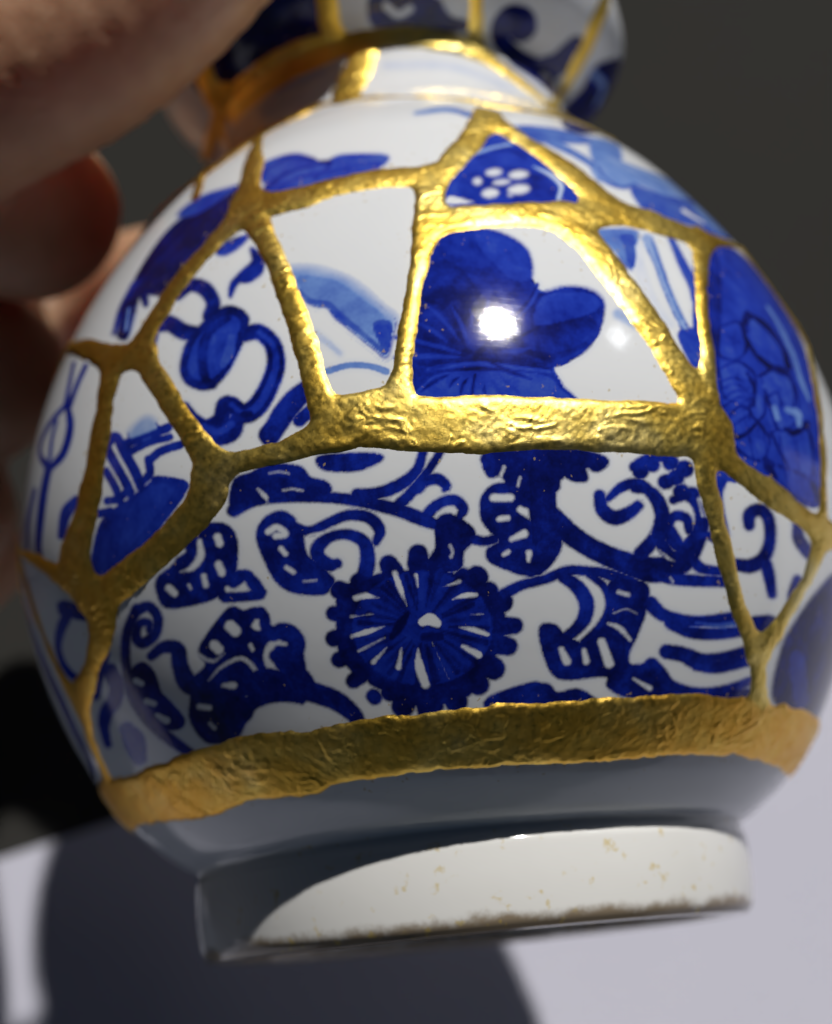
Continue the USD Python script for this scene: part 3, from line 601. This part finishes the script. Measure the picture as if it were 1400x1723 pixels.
# ------------------------------------------------------------------ shards: areas between the joins
lab, nl = ndimage.label(GS > .05)
for i in range(NR):                                        # the grid closes at the back
    a_, b_ = lab[i, 0], lab[i, -1]
    if a_ and b_ and a_ != b_: lab[lab == b_] = a_
cnt = np.bincount(lab.ravel()); small = np.where(cnt < 60)[0]; lab[np.isin(lab, small)] = 0
ii = ndimage.distance_transform_edt(lab == 0, return_distances=False, return_indices=True)
lab = lab[tuple(ii)]
lab[:, -1] = lab[:, 0]
foot_row = int(np.searchsorted(ZG, .0103))
idx = np.arange(NR * NC).reshape(NR, NC)
quads = np.stack([idx[:-1, :-1], idx[:-1, 1:], idx[1:, 1:], idx[1:, :-1]], -1)
flab = lab[:-1, :-1].copy(); flab[:foot_row] = -1

LK = '/World/Looks/'


def porcelain(name, white, dirt=False):
    n = {'pa': ('attribute', {'attribute': 'paint'}), 'pv': ('separate_xyz', {}),
         'g': ('texture_coordinate', {}), 'nA': ('noise_texture', {'scale': 320, 'detail': 5, 'roughness': .68}), 'nB': ('noise_texture', {'scale': 2600, 'detail': 2}),
         'nC': ('noise_texture', {'scale': 60, 'detail': 2}),
         # coverage = smoothstep(soft, -soft, sd + wobble)
         'wob': ('math', {'math_type': 'multiply_add', 'value2': .16, 'value3': -.25}), 'sd': ('math', {'math_type': 'add'}),
         'neg': ('math', {'math_type': 'multiply', 'value2': -1.0}), 'cov': ('map_range', {'range_type': 'smoothstep', 'to_min': 1.0, 'to_max': 0.0, 'clamp': True}),
         # tone with brush mottling
         't1': ('math', {'math_type': 'multiply_add', 'value2': .34}), 't2': ('math', {'math_type': 'subtract', 'value2': .18}),
         'ramp': ('rgb_ramp', {'ramp': [(0, (.003, .005, .060)), (.06, (.004, .009, .14)), (.12, (.006, .020, .29)), (.2, (.014, .042, .41)), (.3, (.045, .098, .44)), (.42, (.13, .24, .58)), (.6, (.33, .43, .68)), (.85, (.62, .66, .76)), (1, (.74, .76, .80))]}),
         'wm': ('mix', {'mix_type': 'mix', 'color1': white, 'color2': tuple(c * .95 for c in white)}),
         'hal': ('map_range', {'range_type': 'smoothstep', 'from_min': -.05, 'from_max': .62, 'to_min': .30, 'to_max': 0.0, 'clamp': True}), 'hm': ('math', {'math_type': 'multiply'}), 'hx': ('mix', {'mix_type': 'mix', 'color2': (.30, .40, .68)}),
         'mx': ('mix', {'mix_type': 'mix'}),
         'bn': ('noise_texture', {'scale': 420, 'detail': 2}), 'bp': ('bump', {'strength': .25, 'distance': .00006}),
         'fv': ('vector_math', {'math_type': 'distance', 'vector2': (.0065, -.0500, .0610)}), 'fm': ('map_range', {'range_type': 'smoothstep', 'from_min': .0045, 'from_max': .0085, 'to_min': 1.0, 'to_max': 0.0, 'clamp': True}),
         'wv': ('wave_texture', {'wave_type': 'rings', 'rings_direction': 'y', 'scale': 420, 'distortion': 2.0, 'detail': 1.0, 'detail_scale': 120}), 'fh': ('math', {'math_type': 'multiply'}), 'fb': ('bump', {'strength': .5, 'distance': .0000015}),
         'rn': ('map_range', {'from_min': .3, 'from_max': .7, 'to_min': .082, 'to_max': .098, 'clamp': True}), 'p': ('principled_bsdf', {'roughness': .095, 'specular_ior_level': .5, 'ior': 1.41})}
    l = [('pa.vector', 'pv.vector'), ('g.object', 'nA.vector'), ('g.object', 'nB.vector'), ('g.object', 'nC.vector'), ('g.object', 'bn.vector'),
         ('nB.fac', 'wob.value1'), ('wob.value', 'sd.value1'), ('pv.x', 'sd.value2'), ('sd.value', 'cov.value'), ('pv.z', 'neg.value1'), ('neg.value', 'cov.from_min'), ('pv.z', 'cov.from_max'),
         ('nA.fac', 't1.value1'), ('pv.y', 't1.value3'), ('t1.value', 't2.value1'), ('t2.value', 'ramp.fac'),
         ('nC.fac', 'wm.fac'), ('sd.value', 'hal.value'), ('hal.result', 'hm.value1'), ('nA.fac', 'hm.value2'), ('hm.value', 'hx.fac'), ('wm.color', 'hx.color1'), ('hx.color', 'mx.color1'), ('ramp.color', 'mx.color2'), ('cov.result', 'mx.fac'), ('mx.color', 'p.base_color'),
         ('bn.fac', 'bp.height'), ('g.object', 'fv.vector1'), ('fv.value', 'fm.value'), ('g.object', 'wv.vector'), ('wv.fac', 'fh.value1'), ('fm.result', 'fh.value2'), ('fh.value', 'fb.height'), ('bp.normal', 'fb.normal'), ('fb.normal', 'p.normal'), ('nA.fac', 'rn.value'), ('rn.result', 'p.roughness')]
    if not dirt:
        n.update({'ja': ('attribute', {'attribute': 'join'}), 'jx': ('separate_xyz', {}), 'jm': ('map_range', {'range_type': 'smoothstep', 'from_min': 0.0, 'from_max': 3.0, 'to_min': .085, 'to_max': 0.0, 'clamp': True}),
                  'jn': ('noise_texture', {'scale': 1500, 'detail': 2, 'roughness': .5}), 'js': ('math', {'math_type': 'add'}), 'jc': ('map_range', {'from_min': .745, 'from_max': .80, 'to_min': 0.0, 'to_max': .6, 'clamp': True}),
                  'jx2': ('mix', {'mix_type': 'mix', 'color2': (.42, .30, .08)})})
        l = [x for x in l if x != ('mx.color', 'p.base_color')] + [('ja.vector', 'jx.vector'), ('jx.x', 'jm.value'), ('g.object', 'jn.vector'), ('jn.fac', 'js.value1'), ('jm.result', 'js.value2'), ('js.value', 'jc.value'), ('jc.result', 'jx2.fac'), ('mx.color', 'jx2.color1'), ('jx2.color', 'p.base_color')]
    if dirt:
        n.update({'xyz': ('separate_xyz', {}), 'zr': ('map_range', {'range_type': 'smoothstep', 'from_min': .0002, 'from_max': .0016, 'to_min': 1.0, 'to_max': 0.0, 'clamp': True}),
                  'dn': ('noise_texture', {'scale': 150, 'detail': 5, 'roughness': .7}), 'dz': ('math', {'math_type': 'multiply_add', 'value2': .0040, 'value3': -.0023}), 'za': ('math', {'math_type': 'add'}),
                  'd2': ('mix', {'mix_type': 'mix', 'color2': (.27, .215, .15)}),
                  'sn': ('noise_texture', {'scale': 520, 'detail': 4, 'roughness': .6}), 'sm': ('map_range', {'range_type': 'smoothstep', 'from_min': .60, 'from_max': .70, 'to_min': 0.0, 'to_max': .6, 'clamp': True}),
                  'd3': ('mix', {'mix_type': 'mix', 'color2': (.58, .43, .08)})})
        l = [x for x in l if x != ('mx.color', 'p.base_color')] + [('g.object', 'xyz.vector'), ('g.object', 'dn.vector'), ('g.object', 'sn.vector'), ('dn.fac', 'dz.value1'), ('dz.value', 'za.value1'), ('xyz.z', 'za.value2'), ('za.value', 'zr.value'),
             ('mx.color', 'd2.color1'), ('zr.result', 'd2.fac'), ('d2.color', 'd3.color1'), ('sn.fac', 'sm.value'), ('sm.result', 'd3.fac'), ('d3.color', 'p.base_color')]
    usdkit.material(stage, LK + name, n, l, surface='p.BSDF')


porcelain('porcelain', (.71, .735, .77))
porcelain('foot_porcelain', (.76, .765, .755), True)
usdkit.material(stage, LK + 'gold', {
    'g': ('texture_coordinate', {}), 'n1': ('noise_texture', {'scale': 1500, 'detail': 5, 'roughness': .7}), 'n2': ('noise_texture', {'scale': 7000, 'detail': 3, 'roughness': .7}),
    'n3': ('noise_texture', {'scale': 90, 'detail': 6, 'roughness': .62}),
    'ramp': ('rgb_ramp', {'ramp': [(.2, (.72, .42, .045)), (.42, (.84, .56, .09)), (.55, (.90, .67, .16)), (.75, (.97, .83, .38))]}),
    'rr': ('map_range', {'from_min': .3, 'from_max': .7, 'to_min': .30, 'to_max': .50, 'clamp': True}),
    'b1': ('bump', {'strength': .6, 'distance': .00006}), 'b2': ('bump', {'strength': .7, 'distance': .00003}),
    'tint_in': ('attribute', {'attribute': 'reflected_tint'}), 'px': ('separate_xyz', {}), 'pc': ('math', {'math_type': 'multiply', 'value2': .8, 'use_clamp': True}), 'pm': ('mix', {'mix_type': 'mix', 'color2': (.78, .38, .03)}),  # tint of warm reflections mixed over the gold
    'p': ('principled_bsdf', {'metallic': 1.0, 'roughness': .36})},
    [('g.object', 'n1.vector'), ('g.object', 'n2.vector'), ('g.object', 'n3.vector'), ('n3.fac', 'ramp.fac'), ('tint_in.vector', 'px.vector'), ('px.x', 'pc.value1'), ('pc.value', 'pm.fac'), ('ramp.color', 'pm.color1'), ('pm.color', 'p.base_color'), ('n1.fac', 'rr.value'), ('rr.result', 'p.roughness'),
     ('n1.fac', 'b1.height'), ('n2.fac', 'b2.height'), ('b1.normal', 'b2.normal'), ('b2.normal', 'p.normal')], surface='p.BSDF')
usdkit.material(stage, LK + 'table', {
    'g': ('texture_coordinate', {}), 'n': ('noise_texture', {'scale': 9, 'detail': 4}), 'r': ('rgb_ramp', {'ramp': [(.3, (.59, .595, .71)), (.7, (.63, .635, .75))]}),
    'n2': ('noise_texture', {'scale': 700, 'detail': 2}), 'b': ('bump', {'strength': .2, 'distance': .0003}), 'p': ('principled_bsdf', {'roughness': .55})},
    [('g.object', 'n.vector'), ('n.fac', 'r.fac'), ('r.color', 'p.base_color'), ('g.object', 'n2.vector'), ('n2.fac', 'b.height'), ('b.normal', 'p.normal')], surface='p.BSDF')
usdkit.material(stage, LK + 'dark_cloth', {
    'g': ('texture_coordinate', {}), 'n': ('noise_texture', {'scale': 5, 'detail': 5}), 'r': ('rgb_ramp', {'ramp': [(.3, (.025, .0245, .0225)), (.7, (.033, .0322, .0295))]}),
    'p': ('principled_bsdf', {'roughness': .9, 'specular_ior_level': .2})}, [('g.object', 'n.vector'), ('n.fac', 'r.fac'), ('r.color', 'p.base_color')], surface='p.BSDF')
usdkit.material(stage, LK + 'skin', {
    'g': ('texture_coordinate', {}), 'n': ('noise_texture', {'scale': 90, 'detail': 4, 'roughness': .6}), 'r': ('rgb_ramp', {'ramp': [(.25, (.34, .185, .105)), (.55, (.42, .24, .145)), (.8, (.48, .29, .185))]}),
    'v': ('voronoi_texture', {'scale': 900, 'feature': 'distance_to_edge'}), 'n2': ('noise_texture', {'scale': 500, 'detail': 3}), 'm': ('math', {'math_type': 'add'}),
    'b': ('bump', {'strength': .25, 'distance': .00012}),
    'p': ('principled_bsdf', {'roughness': .5, 'subsurface_weight': .35, 'subsurface_scale': .004, 'subsurface_radius': (1, .32, .18)})},
    [('g.object', 'n.vector'), ('n.fac', 'r.fac'), ('r.color', 'p.base_color'), ('g.object', 'v.vector'), ('g.object', 'n2.vector'), ('v.distance', 'm.value1'), ('n2.fac', 'm.value2'), ('m.value', 'b.height'), ('b.normal', 'p.normal')], surface='p.BSDF')
usdkit.material(stage, LK + 'nail', {'p': ('principled_bsdf', {'base_color': (.62, .38, .32), 'roughness': .3, 'subsurface_weight': .3, 'subsurface_scale': .003})}, [], surface='p.BSDF')

vase = UsdGeom.Xform.Define(stage, '/World/gourd_vase')
m4 = np.eye(4); m4[:3, :3] = RW.T; m4[3, :3] = ORIGIN
vase.AddTransformOp().Set(Gf.Matrix4d(m4.tolist()))
tag(vase.GetPrim(), 'blue and white porcelain vase mended with raised gold seams, held by its neck', 'vase')
VP, Pf, Nf = '/World/gourd_vase', P.reshape(-1, 3), N.reshape(-1, 3)
JOIN = np.stack([GS, GS, GS], -1).reshape(-1, 3)
PAINT = np.stack([SD, TONE, SOFT], -1).reshape(-1, 3)


def sub(q, pts, nrm):
    u, inv = np.unique(q.ravel(), return_inverse=True)
    return pts[u], inv.reshape(q.shape), nrm[u], u


SHARD = {}
for u_, v_, tx in [(700, 1000, 'large shard with a blue chrysanthemum among curling scroll leaves'), (830, 550, 'white shard with a big blue flower head and a bright highlight'), (1270, 600, 'deep blue shard with a dark lotus'),
                   (600, 420, 'tall white shard with a misty blue hill'), (600, 250, 'white shoulder shard with a blue lotus bud'), (850, 300, 'small blue triangular shard with a white blossom'), (1100, 480, 'pale shard with fine light blue leaf strokes'),
                   (360, 580, 'white shard with a blue knot'), (230, 800, 'shard with a blue pavilion and solid blue roof'), (300, 400, 'dark navy shard at the shoulder'), (1250, 900, 'narrow white shard with blue hooks'), (1360, 1080, 'plain navy shard'),
                   (1080, 290, 'shoulder shard with pale blue flowers'), (700, 1400, 'plain white underside of the belly'), (760, 120, 'plain white neck')]:
    x = hit(np.array([[u_, v_]], float))[0]
    SHARD[int(lab[np.searchsorted(ZG, x[2]), np.searchsorted(THG, math.atan2(x[0], -x[1]))])] = tx
for l in np.unique(flab):
    q = quads[flab == l]
    v, f, n, u = sub(q, Pf, Nf)
    if l == -1:
        p = obj('foot_ring', v, f, 'foot_porcelain', VP, n, {'paint': PAINT[u]})
    else:
        zz = v[:, 2]
        nm = 'porcelain_shard'
        p = obj(nm, v, f, 'porcelain', VP, n, {'paint': PAINT[u], 'join': JOIN[u]})
        if int(l) in SHARD: tag(p, SHARD[int(l)])
gmin = np.minimum.reduce([GN[:-1, :-1], GN[1:, :-1], GN[:-1, 1:], GN[1:, 1:]])
ge = GE[:-1, :-1]
for k, nm in enumerate(EDGE):
    q = quads[(ge == k) & (gmin < .12)]
    if len(q) < 12: continue
    v, f, n, u = sub(q, PG.reshape(-1, 3), NG.reshape(-1, 3))
    pa = REFL_TINT.reshape(-1)[u]
    obj(nm, v, f, 'gold', VP, n, {'reflected_tint': np.stack([pa, pa, pa], -1)})
# underside of the foot: unglazed rim and the recessed base
t = np.linspace(0, 2 * np.pi, 121)
ur, uz = np.array([.0322, .0310, .0292, .0286, .0280, .015, .0001]), np.array([0, -.0002, .0001, .0006, .0042, .0047, .0048])
uv_ = np.stack([ur[:, None] * np.sin(t), -ur[:, None] * np.cos(t), np.repeat(uz[:, None], 121, 1)], -1)
ix = np.arange(uv_.shape[0] * 121).reshape(-1, 121)
uq = np.stack([ix[1:, :-1], ix[1:, 1:], ix[:-1, 1:], ix[:-1, :-1]], -1).reshape(-1, 4)
obj('foot_base', uv_.reshape(-1, 3), uq, 'foot_porcelain', VP, None, {'paint': np.tile([2.0, .1, .1], (uv_.shape[0] * 121, 1))})

# ------------------------------------------------------------------ the hand that holds the neck
def pt(u, v, depth):
    """a point of the held vase's surroundings, in the vase frame"""
    return CAM + rays([[u, v]])[0] * depth


FINGERS = {
    'thumb': [(-330, 290, .197, .0165), (-80, 150, .194, .0140), (130, 60, .191, .0130), (225, -15, .190, .0126), (310, -100, .189, .0122), (410, -200, .188, .0112), (490, -255, .188, .0098), (545, -280, .188, .0086)],
    'index': [(-420, 300, .211, .0110), (-180, 328, .211, .0108), (54, 358, .2140, .0124), (20, 340, .236, .0080), (-20, 330, .250, .0070)],
    'middle': [(-480, 590, .221, .0125), (-220, 620, .223, .0122), (-28, 634, .2255, .0124), (-30, 585, .252, .0088), (110, 500, .264, .0082), (285, 462, .252, .0085)],  # last joints added unseen behind the belly, to shade the sheet's left side
    'ring': [(-520, 820, .226, .0125), (-280, 850, .227, .0120), (-105, 865, .229, .0118), (-120, 840, .248, .0090), (-130, 820, .260, .0078)],
    'little': [(-540, 960, .228, .0100), (-340, 1000, .229, .0088), (-150, 1010, .232, .0080), (-70, 980, .246, .0072), (0, 930, .258, .0064)],
}
PALM = [(-620, 200, .210, .024), (-560, 420, .212, .020), (-600, 650, .217, .019), (-640, 850, .224, .017), (-900, 300, .212, .026), (-950, 650, .220, .024), (-1250, 450, .214, .028), (-1900, 420, .212, .029)]


def sphere(p, r): return manifold3d.Manifold.sphere(r, 40).translate([float(x) for x in p])


def bone(a, b):
    return manifold3d.Manifold.batch_hull([sphere(pt(*a[:3]), a[3]), sphere(pt(*b[:3]), b[3])])


parts = []
for ch in FINGERS.values(): parts += [bone(ch[i], ch[i + 1]) for i in range(len(ch) - 1)]
parts += [manifold3d.Manifold.batch_hull([sphere(pt(*q[:3]), q[3]) for q in PALM[:6]]), manifold3d.Manifold.batch_hull([sphere(pt(*q[:3]), q[3]) for q in PALM[4:7]]), bone(PALM[6], PALM[7]), bone(PALM[0], FINGERS['thumb'][0])]
parts += [bone(PALM[k], FINGERS[n][0]) for k, n in ((1, 'index'), (1, 'middle'), (2, 'middle'), (2, 'ring'), (3, 'little'))]
hm = manifold3d.Manifold.batch_boolean(parts, manifold3d.OpType.Add).refine_to_length(.0017)
mh = hm.to_mesh(); tm = trimesh.Trimesh(mh.vert_properties[:, :3], mh.tri_verts, process=True)
trimesh.smoothing.filter_taubin(tm, lamb=.5, nu=-.52, iterations=26)
vn = np.array(tm.vertex_normals); vv = np.array(tm.vertices)
# skin folds across the thumb base and at the finger joints, and a little unevenness
ax = pt(330, -100, .193) - pt(-150, 180, .193); ax /= np.linalg.norm(ax); o0 = pt(0, 0, .193)
s_ = (vv - o0) @ ax; w_ = smooth(.04, .018, np.linalg.norm(vv - pt(80, 50, .185), axis=1))
fold = np.abs(np.sin(s_ * 800 + 3 * meshkit.fbm(vv * 60, 2, 4))) ** .5 - .7
vv = vv + vn * (fold * w_ * .00045 + (meshkit.fbm(vv * 110, 2, 9) - .5) * .0002)[:, None]
tm = trimesh.Trimesh(vv, tm.faces, process=False)
hx = UsdGeom.Xform.Define(stage, '/World/hand'); o_h = pt(-500, 400, .21)
m5 = np.eye(4); m5[:3, :3] = RW.T; m5[3, :3] = W(o_h); hx.AddTransformOp().Set(Gf.Matrix4d(m5.tolist()))
tag(hx.GetPrim(), 'bare hand in shadow gripping the neck of the vase, thumb in front', 'hand')
obj('skin', vv - o_h, np.array(tm.faces), 'skin', '/World/hand', np.array(tm.vertex_normals))

# ------------------------------------------------------------------ table and what lies beyond its edge
def sheet(name, x0, x1, y0, y1, z, mat, t=.02):
    b = trimesh.creation.box(extents=[x1 - x0, y1 - y0, t]); b.apply_translation([(x0 + x1) / 2, (y0 + y1) / 2, z - t / 2])
    return obj(name, np.array(b.vertices)[b.faces].reshape(-1, 3), np.arange(len(b.faces) * 3).reshape(-1, 3), mat)


def on_table(u, v, z=0.0):
    d = RW @ rays([[u, v]])[0]; return cam_pos + d * ((z - cam_pos[2]) / d[2])


ea, eb = on_table(0, 1445), on_table(1400, 985)       # far edge of the white sheet, behind the vase
ed_ = (eb - ea)[:2] / np.linalg.norm((eb - ea)[:2]); nrm_ = np.array([-ed_[1], ed_[0]])
corners = [ea[:2] - ed_ * .5, ea[:2] + ed_ * .8, ea[:2] + ed_ * .8 - nrm_ * .75, ea[:2] - ed_ * .5 - nrm_ * .75]
sh_ = trimesh.creation.extrude_polygon(Polygon(corners).buffer(-.002).buffer(.002), .003, engine='earcut'); sh_.apply_translation([0, 0, -.003])
tag(obj('white_sheet', np.array(sh_.vertices)[sh_.faces].reshape(-1, 3), np.arange(len(sh_.faces) * 3).reshape(-1, 3), 'table'), 'white smooth sheet under the vase with its shadow across it', 'sheet')
tag(sheet('ground', -6, 6, -6, 6, -.003, 'dark_cloth', .05), kind='structure')
